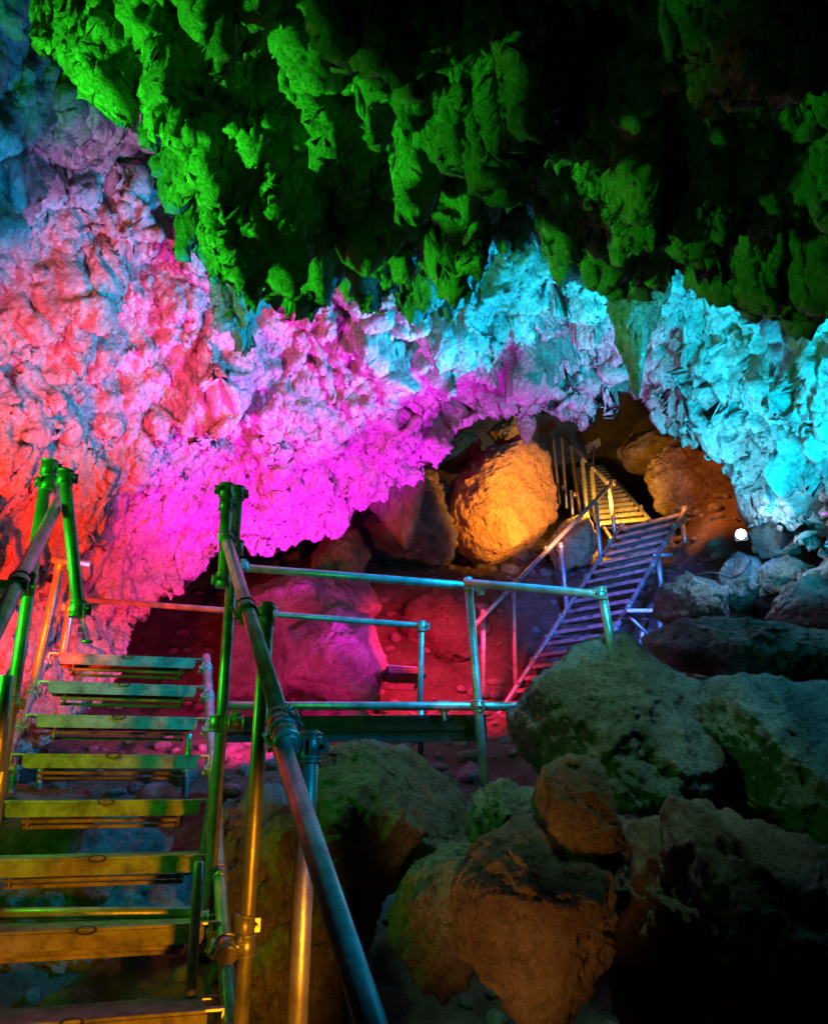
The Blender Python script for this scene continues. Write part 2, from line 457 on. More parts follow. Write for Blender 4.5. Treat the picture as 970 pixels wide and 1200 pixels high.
def g_pend(P, N):
    Q = P.copy(); Q[:, 2] *= .12
    W3 = np.stack([fbm(P*.9+k*5, 2, 80+k) for k in range(3)], 1)
    def pend(sc, seed, keep, w, pw):
        F1, F2, V, C = voronoi(Q*sc+W3*w, seed)
        return np.clip(1-(F1/.68)**1.25, 0, 1)**pw*(C > keep)*(.25+C)
    h = (.62*pend(1.35, 81, .3, .5, 1.1)*gtap + .42*pend(2.6, 82, .35, .7, 1.1)*(.45+.55*gtap) + .30*pend(5.2, 83, .35, .9, 1.1) + .15*pend(10.5, 84, .4, 1.1, 1.))
    return (DOWN*1.0+N*.10)*h[:, None]
def g_meso(P, N):
    rg = fbm(P*np.array([3.2, 3.2, 1.1]), 5, 93, ridged=True, gain=.5)
    return (N*.9+DOWN*.2)*(.05*rg+.25*tilts(P, .3, 94, st=(1, 1, .45)))[:, None]
def g_micro(P, N):
    h = .05*fbm(P*8, 5, 95, gain=.62) + .03*fbm(P*11*np.array([1, 1, .5]), 4, 96, ridged=True)
    return N*h[:, None]
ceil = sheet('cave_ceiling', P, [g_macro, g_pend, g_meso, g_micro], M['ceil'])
ceil['label'] = 'low craggy cave ceiling with hanging pendants lit green'

# ---- the floor, one sheet to the back of the cave
xs = np.linspace(-9, 11, 500); ys = np.linspace(-3, 27, 760)
Y, X = np.meshgrid(ys, xs, indexing='ij')
fy = np.interp(Y, [-3, 0, 3, 5, 7, 8.7, 10, 11.8, 14, 18, 27], [-1.75, -1.75, -1.65, -1.25, -.3, .3, .85, 2.85, 3.75, 5.7, 9.5])
rt = sstep(X, 2.5+.55*(Y-9.8)*.8, 3.9+.55*(Y-9.8)*.8)*sstep(Y, 7.2, 9.2)*1.35
lf = sstep(-X, 3.0, 5.5)*1.2*sstep(Y, 2, 6)
md = -sstep(X, -.4, .6)*sstep(-X, -2.6, -1.6)*sstep(Y, 8.5, 9.5)*sstep(-Y, -13, -11)*.25
Z = fy + rt + lf + md
P = np.stack([X, Y, Z], -1)
def f1(P, N): return np.stack([0*P[:, 0], 0*P[:, 0], .26*fbm(P*.55, 4, 101)+.10*fbm(P*1.4, 3, 102, ridged=True)], 1)
def f2(P, N):
    F1, F2, V, C = voronoi(P*np.array([2.4, 2.4, 1.5])+.5*np.stack([fbm(P*1.5, 2, 110+k) for k in range(3)], 1), 103)
    st = np.clip(1-F1/.55, 0, 1)**.6*(C > .45)*C
    F1, F2, V, C = voronoi(P*6.5, 104)
    st2 = np.clip(1-F1/.55, 0, 1)**.6*(C > .4)*C
    return np.abs(N)*(.15*st+.045*st2+.035*fbm(P*5, 4, 105))[:, None]
floor = sheet('cave_floor', P, [f1, f2], M['earth'])
floor['label'] = 'rocky reddish brown cave floor climbing to the back'

import bmesh
_ico = {}
def ico(s):
    if s not in _ico:
        bm = bmesh.new(); bmesh.ops.create_icosphere(bm, subdivisions=s, radius=1)
        V = np.array([v.co[:] for v in bm.verts]); Fc = np.array([[v.index for v in f.verts] for f in bm.faces]); bm.free()
        _ico[s] = (V/np.linalg.norm(V, axis=1)[:, None], Fc)
    return _ico[s]

# ---- loose rubble lying on the floor
def rubble():
    rng = np.random.default_rng(77)
    zt = np.array([v.co[:] for v in floor.data.vertices]).reshape(len(ys), len(xs), 3)[..., 2]
    bmx = ico(2); Vs = []; Fs = []; n0 = 0
    for k in range(1500):
        if k < 350: x, y = rng.uniform(-2.5, 3.2), rng.uniform(2.6, 6.5)
        else: x, y = rng.uniform(-4, 6.5), rng.uniform(6.8, 14)
        z = zt[int(np.clip((y+3)/30*759, 0, 759)), int(np.clip((x+9)/20*499, 0, 499))]
        r = rng.uniform(.03, .10) * (2.2 if rng.random() < .12 else 1)
        V, Fc = bmx; V = V*(1+.28*perlin(V*1.3+k*3.7, 5)[:, None]+.12*perlin(V*3.1+k*1.7, 6)[:, None])
        for _ in range(3):
            n = rng.normal(size=3); n /= np.linalg.norm(n); dd = V@n; V = V-np.clip(dd-.6, 0, 9)[:, None]*n
        a = rng.uniform(0, 2*PI); c, s_ = math.cos(a), math.sin(a)
        V = V*np.array([1.2, .85, .7])*r; V = V@np.array([[c, s_, 0], [-s_, c, 0], [0, 0, 1]])
        Vs.append(V+[x, y, z+r*.25]); Fs.append(Fc+n0); n0 += len(V)
    o = mesh_np('rubble', np.concatenate(Vs), np.concatenate(Fs), M['boulder'])
    tag(o, 'loose broken stones scattered over the cave floor', 'rubble', kind='stuff')
# ---- far end of the cave
uu = np.linspace(-14, 16, 200); zz = np.linspace(-3, 16, 130)
Zb, Xb = np.meshgrid(zz, uu, indexing='ij')
P = np.stack([Xb, 23.5 - .03*Xb**2 + 0*Zb, Zb], -1)
bw = sheet('far_cave_wall', P, [lambda P, N: N*(.9*fbm(P*.35, 4, 120)+.5*fbm(P*.9, 4, 121, ridged=True))[:, None]], M['lime'])
bw['label'] = 'dark far end of the cave behind the stairs'

# ================================================================== BOULDERS
rubble()

def rock(name, poly, d, thick, seed, mat, label, cat='boulder', group=None, sub=6, facets=13, rough=1., stretch=None, tilt=0., power=2.3, smooth=3):
    """silhouette polygon (pixels) at distance d, half thickness `thick` metres; a closed solid with facets and relief"""
    poly = np.array(poly, float); 
    x, y = poly[:, 0], poly[:, 1]; x2, y2 = np.roll(x, -1), np.roll(y, -1)
    A = (x*y2-x2*y).sum()/2; cx = ((x+x2)*(x*y2-x2*y)).sum()/6/A; cy = ((y+y2)*(x*y2-x2*y)).sum()/6/A
    pr = (poly-[cx, cy])*[1, -1]*d/F
    th = np.linspace(0, 2*PI, 361)[:-1]; Rt = np.zeros(360)
    for i, a in enumerate(th):
        dx, dy = math.cos(a), math.sin(a); best = 0
        for j in range(len(pr)):
            p, q = pr[j], pr[(j+1) % len(pr)]; e = q-p; den = dx*e[1]-dy*e[0]
            if abs(den) < 1e-9: continue
            tt = (p[0]*e[1]-p[1]*e[0])/den; ss = (p[0]*dy-p[1]*dx)/den
            if tt > 0 and -1e-6 <= ss <= 1+1e-6: best = max(best, tt)
        Rt[i] = best
    kr = np.exp(-np.linspace(-2, 2, 4*smooth+1)**2); kr /= kr.sum()
    Rt = np.convolve(np.r_[Rt[-40:], Rt, Rt[:40]], kr, 'same')[40:400]
    V, Fc = ico(sub)
    rho = np.hypot(V[:, 0], V[:, 1]); ang = np.arctan2(V[:, 1], V[:, 0]) % (2*PI)
    Rv = np.interp(ang, np.r_[th, 2*PI], np.r_[Rt, Rt[0]])
    r = 1/((rho/Rv)**power + (np.abs(V[:, 2])/thick)**power + 1e-12)**(1/power)
    rng = np.random.default_rng(seed)
    cut = np.ones(len(V))
    for _ in range(facets):
        n = rng.normal(size=3); n[2] = -abs(n[2])*.9; n /= np.linalg.norm(n); h = rng.uniform(.64, .90)
        dt = V@n; c = np.where(dt > .05, h/np.maximum(dt, .05), 9)
        kk = 34.; cut = -np.log(np.exp(-kk*cut)+np.exp(-kk*np.minimum(c, 5)))/kk
    cut = cut/np.percentile(cut, 80); cut = np.minimum(cut, 1.03)
    size = float(Rt.mean())
    Q = V*r[:, None]*cut[:, None]
    S = Q + seed*3.1
    st = np.ones(3) if stretch is None else np.array(stretch)
    n = .12*size*fbm(S/size*1.3*st, 3, seed) + rough*.30*tilts(S*st, size*.42, seed+30, st=(1, 1, 1))*min(1, facets/4) + .08*size*fbm(S/size*3*st, 4, seed+1, ridged=True)
    n = n + rough*.06*size**.5*fbm(S*7*st, 5, seed+2, gain=.55)*.6
    F1, F2, Vv, C = voronoi(S/size*2.6*st, seed)
    n = n + .05*size*rough*(C-.5)*sstep(F2-F1, 0, .12)
    F1, F2, Vv, C = voronoi(S*9*st + .6*np.stack([fbm(S*5, 3, seed+70+k) for k in range(3)], 1), seed+9)
    n = n - .022*rough*min(1, size*1.4)*np.clip(1-F1/.6, 0, 1)*(C > .35)
    cr = np.abs(fbm(S/size*1.5*st, 4, seed+15)); n = n - .05*size*rough*np.exp(-(cr/.025)**2)
    n = n + .025*rough*min(1, size*1.4)*fbm(S*16*st, 4, seed+5, gain=.65, ridged=True)
    Q = Q + V*n[:, None]
    c0 = at(cx, cy, d)
    Wp = Q[:, :1]*RIGHT + Q[:, 1:2]*UP - Q[:, 2:3]*(-FWD)
    o = mesh_np(name, Wp, Fc, M[mat]); o.location = c0
    tag(o, label, cat, group)
    return o

GB = 'boulders around the walkway'
rock('boulder', [(375, 890), (430, 882), (490, 895), (545, 940), (548, 985), (500, 1010), (440, 1035), (370, 1010), (345, 950)], 4.3, .55, 1, 'boulder', 'flat topped grey green boulder with orange underside right of the yellow post', group=GB, sub=7, rough=0.7, facets=7)
rock('boulder', [(640, 905), (680, 892), (720, 905), (733, 960), (728, 1030), (715, 1090), (660, 1090), (640, 1000), (628, 950)], 3.45, .28, 2, 'brown', 'tall narrow brown rock standing upright behind the lumpy rust brown one', group=GB, sub=7, facets=5, rough=.75)
rock('boulder', [(560, 1005), (610, 975), (660, 985), (700, 1020), (712, 1090), (700, 1150), (650, 1200), (600, 1175), (545, 1110), (535, 1050)], 3.15, .38, 3, 'brown', 'lumpy rust brown boulder at the bottom centre leaning on the upright rock', group=GB, sub=7, facets=6, rough=0.65)
rock('boulder', [(480, 1040), (530, 1002), (580, 1010), (570, 1080), (560, 1150), (480, 1160), (450, 1110)], 3.5, .35, 4, 'boulder', 'dark smooth boulder left of the lumpy rust brown one', group=GB, sub=7)
rock('boulder', [(545, 945), (590, 925), (635, 935), (640, 985), (600, 1005), (545, 990)], 3.9, .25, 5, 'boulder', 'small pitted rock wedged between flat grey boulder and upright brown rock', group=GB, rough=1.5)
rock('boulder', [(600, 850), (640, 800), (690, 762), (745, 752), (810, 800), (840, 860), (800, 945), (730, 948), (650, 925), (612, 890)], 5.0, .7, 6, 'boulder', 'large wedge shaped green tinted boulder at the foot of the upper stairs', group=GB, sub=7, rough=0.6, facets=7)
rock('boulder', [(812, 850), (850, 806), (920, 803), (1000, 815), (1040, 900), (990, 985), (900, 980), (835, 945)], 4.6, .6, 7, 'boulder', 'big rounded teal boulder at the right edge', group=GB, sub=7, rough=0.55, facets=6)
rock('boulder', [(745, 755), (800, 728), (900, 732), (1010, 750), (1020, 800), (880, 800), (780, 790)], 5.9, .5, 8, 'boulder', 'long dark slab lying above the big teal boulder', group=GB, sub=7, rough=0.9)
rock('boulder', [(790, 950), (835, 935), (900, 965), (1000, 1010), (1060, 1150), (980, 1290), (800, 1290), (760, 1150), (800, 1040)], 3.3, .55, 9, 'brown', 'dark ridge of rock filling the bottom right corner', group=GB, sub=7)
rock('boulder', [(725, 950), (800, 950), (830, 1010), (800, 1200), (720, 1250), (690, 1150), (715, 1040)], 3.7, .3, 10, 'brown', 'dark rock face between upright brown rock and corner ridge', group=GB, sub=6)
rock('boulder', [(250, 960), (330, 930), (400, 960), (440, 1050), (430, 1150), (400, 1260), (260, 1260), (240, 1080)], 4.4, .6, 11, 'boulder', 'dim grey brown boulder behind the yellow post and handrail', group=GB, sub=7)
rock('boulder', [(-60, 930), (40, 925), (130, 930), (220, 945), (250, 1060), (240, 1260), (-80, 1260)], 5.4, .6, 12, 'brown', 'broad brown rock seen through the treads of the nearest stairs', group=GB, sub=7)
rock('boulder', [(520, 605), (534, 562), (570, 530), (608, 512), (640, 535), (650, 600), (632, 648), (595, 664), (552, 650), (526, 632)], 12.6, .9, 13, 'ochre', 'huge rounded golden orange boulder left of the yellow lit stairs', group=GB, sub=7, facets=2, rough=0.45)
rock('boulder', [(505, 545), (525, 512), (545, 500), (566, 515), (566, 545), (535, 552)], 13.6, .6, 14, 'ochre', 'dim orange and purple boulder resting behind the golden one', group=GB)
rock('boulder', [(408, 620), (440, 570), (490, 550), (530, 560), (545, 610), (540, 660), (470, 668), (420, 660)], 12.4, .8, 15, 'boulder', 'dark purple boulder left of the golden one', group=GB)
rock('boulder', [(360, 650), (385, 625), (415, 620), (432, 650), (425, 675), (370, 680)], 11.3, .5, 16, 'ochre', 'small orange boulder tucked under the dripping rock lip', group=GB)
rock('boulder', [(255, 745), (300, 692), (360, 670), (425, 680), (455, 712), (400, 760), (330, 815), (265, 815)], 9.9, .9, 17, 'boulder', 'broad magenta lit slab sloping down behind the middle rail', group=GB, sub=7, facets=3, rough=0.35)
rock('boulder', [(335, 800), (342, 745), (395, 712), (432, 722), (452, 770), (446, 818), (390, 835)], 9.1, .5, 18, 'boulder', 'rounded magenta boulder in front of the broad magenta slab', group=GB, sub=7, facets=3, rough=0.3)
rock('boulder', [(640, 640), (665, 610), (690, 600), (700, 630), (690, 660), (655, 672)], 12.7, .5, 19, 'ochre', 'small orange boulder directly beneath the yellow lit stairs', group=GB)
rock('boulder', [(886, 625), (900, 590), (922, 580), (945, 605), (944, 650), (915, 660), (890, 650)], 8.9, .35, 20, 'boulder', 'upright teal boulder right of the white lamp', group=GB)
rock('boulder', [(848, 668), (872, 645), (898, 660), (900, 700), (870, 715), (845, 700)], 8.8, .3, 21, 'boulder', 'round teal stone below the white lamp', group=GB)
rock('boulder', [(892, 668), (925, 652), (958, 665), (955, 705), (915, 715), (893, 700)], 8.5, .35, 22, 'boulder', 'squat teal stone under the upright teal boulder', group=GB)
rock('boulder', [(905, 730), (940, 690), (990, 660), (1050, 680), (1040, 760), (950, 765)], 7.2, .5, 23, 'boulder', 'pale teal rock mound at the right edge below the cyan wall', group=GB, sub=7)
rock('boulder', [(780, 690), (810, 672), (850, 690), (850, 735), (800, 745), (770, 725)], 8.6, .4, 24, 'boulder', 'low dark rock right of the landing bracket', group=GB)
rock('boulder', [(760, 560), (785, 528), (830, 520), (880, 545), (885, 600), (830, 618), (778, 600)], 13.4, .8, 25, 'brown', 'broad rust orange rock slope right of the yellow lit stairs', group=GB, sub=7, facets=8)
rock('boulder', [(722, 530), (745, 505), (790, 500), (835, 515), (815, 550), (750, 556)], 15.6, .8, 41, 'brown', 'dim brown rock mass above and behind the rust orange slope', group=GB, facets=8)
rock('boulder', [(572, 505), (600, 488), (628, 500), (625, 530), (590, 530)], 15.5, .5, 26, 'ochre', 'dim yellow rock hanging above the golden boulder', group=GB)
rock('boulder', [(455, 720), (520, 690), (580, 700), (590, 760), (520, 800), (450, 790)], 11.2, .6, 27, 'earth', 'low red rock outcrop behind the short rail post', group=GB)

GS = 'large pendants hanging from the roof'
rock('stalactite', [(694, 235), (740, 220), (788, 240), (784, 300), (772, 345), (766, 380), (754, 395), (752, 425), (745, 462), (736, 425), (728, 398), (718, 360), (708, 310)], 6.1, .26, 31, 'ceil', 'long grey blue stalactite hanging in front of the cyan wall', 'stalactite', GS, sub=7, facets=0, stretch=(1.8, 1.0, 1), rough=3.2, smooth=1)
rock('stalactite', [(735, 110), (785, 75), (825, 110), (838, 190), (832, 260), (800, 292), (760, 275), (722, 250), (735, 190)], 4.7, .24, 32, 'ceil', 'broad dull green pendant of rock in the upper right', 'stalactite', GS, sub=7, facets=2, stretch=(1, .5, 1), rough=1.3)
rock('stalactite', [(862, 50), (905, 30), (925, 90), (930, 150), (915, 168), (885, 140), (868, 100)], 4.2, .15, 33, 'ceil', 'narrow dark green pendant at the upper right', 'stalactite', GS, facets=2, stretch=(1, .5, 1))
rock('stalactite', [(428, 560), (470, 545), (497, 560), (488, 600), (476, 645), (466, 628), (448, 610), (432, 590)], 10.9, .25, 34, 'smooth', 'orange brown flowstone curtain dripping over the purple boulder', 'stalactite', GS, sub=7, facets=1, stretch=(1, .25, 1), rough=1.5)
rock('stalactite', [(612, 478), (625, 475), (628, 500), (618, 522), (610, 510), (606, 495)], 11.2, .1, 35, 'smooth', 'small yellow tipped stalactite on the roof edge', 'stalactite', GS, sub=5, facets=1)

# ================================================================== NEAREST STAIRS
Z3 = np.array([0, 0, 1.])
s1 = thing('scaffold_stairs', (-1.2, 3.5, -1.7), 'nearest scaffold stairs with yellowish plank treads climbing away at bottom left', 'stairs', 'scaffold stairs')
T1 = unit([.955, .296, 0]); RUN1 = unit([-.296, .955, 0])
L0 = np.array([-2.435, 5.71, .838]); STEP = np.array([.117, -.366, -.233])
W1 = .9
for k in range(0, 9):
    tread(s1, L0+STEP*k, T1, RUN1, W1)
for e, off in ((1, W1+.09), (-1, -.09)):
    a = L0 + T1*off - STEP*.35 - Z3*.05; b2 = L0 + T1*off + STEP*9.5 - Z3*.05
    tubes(s1, 'stringer', [(a, b2)], .031)
    for k in range(0, 9, 1):
        p = L0 + T1*off + STEP*(k+.15) - Z3*.05
        clamps(s1, [(p, STEP, -T1*e + Z3*.4)])
hr = lambda u, v, C: at(u, v, C/(v-347.))
# right handrail: two lengths joined by a sleeve
A = hr(262, 622, 1170); B = hr(338, 872, 1170); Cc = hr(324, 846, 1170); Dd = hr(470, 1310, 1170)
ax = unit(Dd-A)
tubes(s1, 'handrail', [(A, B), (Cc+np.array([.0, 0, -.02]), Dd)], .027)
out = np.array([-.6, -.2, -.6])
clamps(s1, [(hr(289, 714, 1170), ax, out), (hr(334, 862, 1170), ax, out), (hr(329, 850, 1170), ax, np.array([.7, 0, .5])), (hr(265, 632, 1170), ax, np.array([.3, .7, 0]))])
# left handrail
A2 = hr(79, 568, 960); B2 = hr(-120, 965, 960); ax2 = unit(B2-A2)
tubes(s1, 'handrail', [(A2, B2)], .027)
mb = MB(); mb.box(hr(18, 688, 960)+np.array([-.05, 0, 0]), [T1, RUN1, Z3], [.09, .05, .016]); coupler(mb, hr(22, 684, 960), ax2, T1); mb.build('coupler', M['fit'], s1)
# posts
posts = [((279, 573), (243, 1080), 4.10), ((265, 569), (262, 684), 3.98), ((57, 542), (-30, 1110), 3.72), ((75, 550), (93, 722), 3.66),
         ((72, 656), (38, 812), 5.35), ((84, 703), (73, 775), 5.75), ((8, 792), (-4, 905), 3.3)]
for (a, b2, y) in posts:
    tubes(s1, 'post', [(aty(*a, y), aty(*b2, y))], .028)
tubes(s1, 'post', [(aty(314, 706, 3.35), aty(276, 1290, 3.35))], .029)
tubes(s1, 'post', [(aty(363, 856, 2.5), aty(342, 1320, 2.5))], .029, label='short yellow lit post under the handrail')
tubes(s1, 'cross_tube', [(aty(62, 656, 5.3), aty(106, 661, 5.3)), (aty(-40, 1071, 3.75), aty(236, 1069, 3.95))], .022)
tubes(s1, 'brace', [(aty(233, 1010, 3.6), aty(222, 1190, 3.6)), (aty(262, 835, 4.4), aty(238, 1000, 4.4)), (aty(222, 860, 5.3), aty(216, 935, 5.3)), (aty(18, 895, 5.2), aty(12, 930, 5.2)), (aty(48, 893, 5.6), aty(45, 925, 5.6))], .02)
clamps(s1, [(aty(57, 566, 3.72), Z3, -T1), (aty(57, 548, 3.72), Z3, T1), (aty(76, 560, 3.66), Z3, T1), (aty(265, 575, 3.98), Z3, -T1), (aty(265, 590, 3.98), Z3, T1), (aty(277, 642, 4.1), Z3, -T1),
            (aty(278, 578, 4.1), Z3, T1), (aty(262, 680, 3.98), Z3, -T1), (aty(71, 662, 5.35), Z3, T1), (aty(91, 714, 3.66), Z3, T1), (aty(83, 712, 5.75), Z3, -T1),
            (aty(312, 722, 3.35), Z3, -T1), (aty(288, 1108, 3.35), Z3, -T1), (aty(286, 1085, 3.35), Z3, T1), (aty(362, 874, 2.5), Z3, T1), (aty(361, 879, 2.5), Z3, -T1),
            (aty(254, 848, 4.1), Z3, T1), (aty(254, 848, 4.1)+np.array([.09, 0, 0]), T1, Z3), (aty(234, 1078, 3.9), T1, -Z3), (aty(13, 825, 3.72), Z3, T1), (aty(266, 1112, 3.3), STEP, T1)])
# thin wires hanging from the couplers
mb = MB(); mb.tube(aty(258, 640, 3.95), aty(257, 678, 3.95), .003, 6); mb.build('wire', M['fit'], s1); mb = MB(); mb.tube(aty(98, 715, 3.6), aty(98, 752, 3.6), .003, 6); mb.tube(aty(97, 752, 3.6), aty(108, 752, 3.6), .008, 8); mb.build('wire', M['fit'], s1)

# ================================================================== GUARD RAIL AND LANDING
g = thing('guard_rail', tuple(aty(568, 932, 5.5)), 'blue lit tubular guard rail round the landing in the middle', 'railing')
tubes(g, 'rail', [(aty(279, 665, 5.75), aty(553, 687, 5.5)), (aty(545, 683, 5.44), aty(708, 697, 5.0))], .028)
tubes(g, 'rail', [(aty(103, 703, 7.0), aty(500, 734, 6.1))], .024, label='thin middle rail')
tubes(g, 'rail', [(aty(262, 827, 5.72), aty(600, 828, 5.5))], .028)
tubes(g, 'rail', [(aty(590, 828, 5.55), aty(700, 822, 6.2))], .024)
tubes(g, 'post', [(aty(548, 677, 5.5), aty(569, 936, 5.5)), (aty(704, 688, 5.05), aty(722, 790, 5.05))], .029)
tubes(g, 'post', [(aty(494, 730, 6.05), aty(492, 825, 6.05)), (aty(493, 830, 6.3), aty(492, 910, 6.3))], .022)
clamps(g, [(aty(549, 686, 5.5), Z3, np.array([.9, -.4, 0])), (aty(560, 828, 5.5), Z3, np.array([.6, -.8, 0])), (aty(704, 696, 5.03), Z3, np.array([-.9, -.4, 0])), (aty(494, 734, 6.05), Z3, RIGHT),
           (aty(563, 687, 5.42), RIGHT, -Z3), (aty(520, 828, 5.6), RIGHT, -Z3), (aty(320, 717, 6.5), RIGHT, -Z3), (aty(285, 665, 5.74), RIGHT, Z3)])
mb = MB(); mb.tube(aty(519, 832, 5.56), aty(521, 845, 5.56), .012, 8); mb.build('coupler', M['fit'], g)
lp = thing('landing', tuple(aty(420, 870, 6.2)), 'plank landing coloured dark for its shade, seen edge on under the middle rail', 'platform')
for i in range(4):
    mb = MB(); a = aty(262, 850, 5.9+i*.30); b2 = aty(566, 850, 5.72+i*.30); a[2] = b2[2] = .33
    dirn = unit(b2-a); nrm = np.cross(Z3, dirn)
    mb.box((a+b2)/2, [dirn, nrm, Z3], [np.linalg.norm(b2-a)/2, .14, .02]); mb.build('plank', M['dark'], lp)  # shade on the planks is put into their near-black colour
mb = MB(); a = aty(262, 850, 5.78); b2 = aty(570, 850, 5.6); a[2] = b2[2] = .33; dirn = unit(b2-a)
mb.box((a+b2)/2, [dirn, np.cross(Z3, dirn), Z3], [np.linalg.norm(b2-a)/2, .012, .085]); mb.build('edge_board', M['dark'], lp)  # front board coloured near-black to stand for shade

# ================================================================== UPPER STAIRS
s2 = thing('scaffold_stairs', (1.4, 9.6, .6), 'middle scaffold stairs lit blue and violet behind the bright cyan rail', 'stairs', 'scaffold stairs')
La = np.array([1.11, 10.0, .89]); Lb = np.array([3.08, 11.77, 3.58]); n2 = 18
H2 = Lb-La; run2 = unit([H2[0], H2[1], 0]); t2 = np.array([run2[1], -run2[0], 0]); W2 = .95
for k in range(-1, n2):
    tread(s2, La+H2*k/(n2-1), t2, run2, W2, depth=.17, lip=.034, detail=False, mat='tube')
for off in (-.05, W2+.05):
    a = La+t2*off-H2*.09-Z3*.03; b2 = La+t2*off+H2*1.04-Z3*.03
    tubes(s2, 'stringer', [(a, b2)], .03)
    for k in range(-1, n2, 2):
        clamps(s2, [(La+t2*off+H2*(k+.5)/(n2-1)-Z3*.03, H2, Z3+run2*-.4)])
pr = [((601, 678), (604, 800), 10.3), ((566, 714), (567, 815), 9.7), ((657, 636), (664, 714), 10.95), ((698, 588), (704, 657), 11.5), ((714, 568), (721, 632), 11.85)]
for a, b2, y in pr: tubes(s2, 'post', [(aty(*a, y), aty(*b2, y))], .031)
tubes(s2, 'handrail', [(aty(558, 731, 9.5), aty(643, 643, 10.75)), (aty(640, 646, 10.7), aty(720, 563, 11.9))], .03)
clamps(s2, [(aty(601, 684, 10.28), Z3, run2), (aty(657, 640, 10.9), Z3, run2), (aty(641, 645, 10.7), H2, Z3), (aty(718, 566, 11.85), Z3, -run2), (aty(566, 718, 9.68), Z3, run2)])
# right hand legs and the bracket landing
tubes(s2, 'leg', [(aty(798, 603, 11.2), aty(803, 637, 11.2)), (aty(771, 655, 10.6), aty(775, 688, 10.6)), (aty(757, 728, 9.9), aty(748, 760, 9.9))], .038)
tubes(s2, 'cross_tube', [(aty(765, 651, 10.6), aty(788, 650, 10.6)), (aty(790, 606, 11.2), aty(803, 604, 11.2))], .028)
mb = MB(); c = aty(760, 719, 9.6)
mb.box(c, [RIGHT, np.array([0, 1., 0]), Z3], [.30, .18, .022])
mb.tube(c+np.array([.12, 0, -.03]), c+np.array([.12, 0, -.75]), .028)
mb.tube(c+np.array([.12, -.02, -.42]), c+np.array([-.24, -.02, -.03]), .02)
mb.build('bracket', M['tube'], s2, 'flat steel bracket plate sticking out to the right')

# ================================================================== FARTHEST STAIRS
s3 = thing('scaffold_stairs', tuple(aty(728, 612, 13.6)), 'farthest scaffold stairs with yellow lit treads vanishing under the roof', 'stairs', 'scaffold stairs')
a3 = at(703, 611, 13.4); b3 = at(670, 549, 20.5); n3 = 15
H3 = b3-a3; t3 = unit(at(752, 607, 13.2)-a3); t3[2] = 0; t3 = unit(t3); run3 = np.array([-t3[1], t3[0], 0])
for k in range(n3):
    q = k/(n3-1); L = a3+H3*q
    tread(s3, L, t3, run3, .72, depth=.24, lip=.05, detail=False, mat='tread')
for off in (-.04, .76):
    tubes(s3, 'stringer', [(a3+t3*off-H3*.03-Z3*.03, b3+t3*off-Z3*.03)], .03)
p3 = [((669, 523), (680, 603), 14.6), ((682, 540), (689, 612), 13.6), ((693, 551), (698, 606), 13.2), ((648, 514), (656, 592), 15.6), ((658, 513), (664, 596), 15.2), ((669, 575), (671, 604), 14.2)]
for i, (a, b2, y) in enumerate(p3): tubes(s3, 'post', [(aty(*a, y), aty(*b2, y))], .042 if i < 3 else .03)
tubes(s3, 'handrail', [(aty(661, 512, 15.4), aty(686, 541, 13.8)), (aty(684, 538, 13.9), aty(712, 566, 13.0))], .036)
tubes(s3, 'brace', [(aty(751, 592, 13.3), aty(754, 606, 13.3)), (aty(704, 612, 13.0), aty(718, 634, 12.6)), (aty(692, 612, 13.2), aty(694, 640, 13.2))], .026)
clamps(s3, [(aty(683, 540, 13.6), Z3, RIGHT), (aty(694, 551, 13.2), Z3, RIGHT), (aty(669, 525, 14.6), Z3, RIGHT), (aty(673, 580, 14.1), Z3, RIGHT), (aty(660, 572, 15.0), Z3, RIGHT), (aty(698, 603, 13.1), Z3, RIGHT)])

# sign panel
pan = thing('sign_panel', tuple(at(695, 522, 16)), 'small blank grey panel tilted beside the top of the yellow lit stairs', 'panel')
mb = MB(); c = at(695, 522, 16); dx = unit(at(707, 514, 16.3)-at(683, 528, 16)); nz = unit(np.cross(dx, [.0, -.5, .8])); up = np.cross(nz, dx)
mb.box(c, [dx, up, nz], [.2, .09, .012]); mb.build('board', M['tube'], pan)
mb = MB(); mb.tube(c+nz*.02, c+np.array([0, .3, -.6]), .02); mb.build('bracket', M['dark'], pan)

# cable
mb = MB(); cp = [at(u, v, d) for u, v, d in ((797, 690, 8.9), (812, 676, 8.75), (835, 671, 8.6), (858, 677, 8.5), (872, 668, 8.45), (880, 655, 8.7))]
fine = []
for i in range(len(cp)-1):
    p0, p1, p2, p3 = cp[max(i-1, 0)], cp[i], cp[i+1], cp[min(i+2, len(cp)-1)]
    for q in np.linspace(0, 1, 6)[:-1]:
        fine.append(.5*((2*p1)+(-p0+p2)*q+(2*p0-5*p1+4*p2-p3)*q*q+(-p0+3*p1-3*p2+p3)*q**3))
for a, b2 in zip(fine[:-1], fine[1:]): mb.tube(a, b2+(b2-a)*.15, .011, 8)
cb = mb.build('cable', M['black']); tag(cb, 'thin cable trailing over the dark slope up to the white lamp', 'cable')

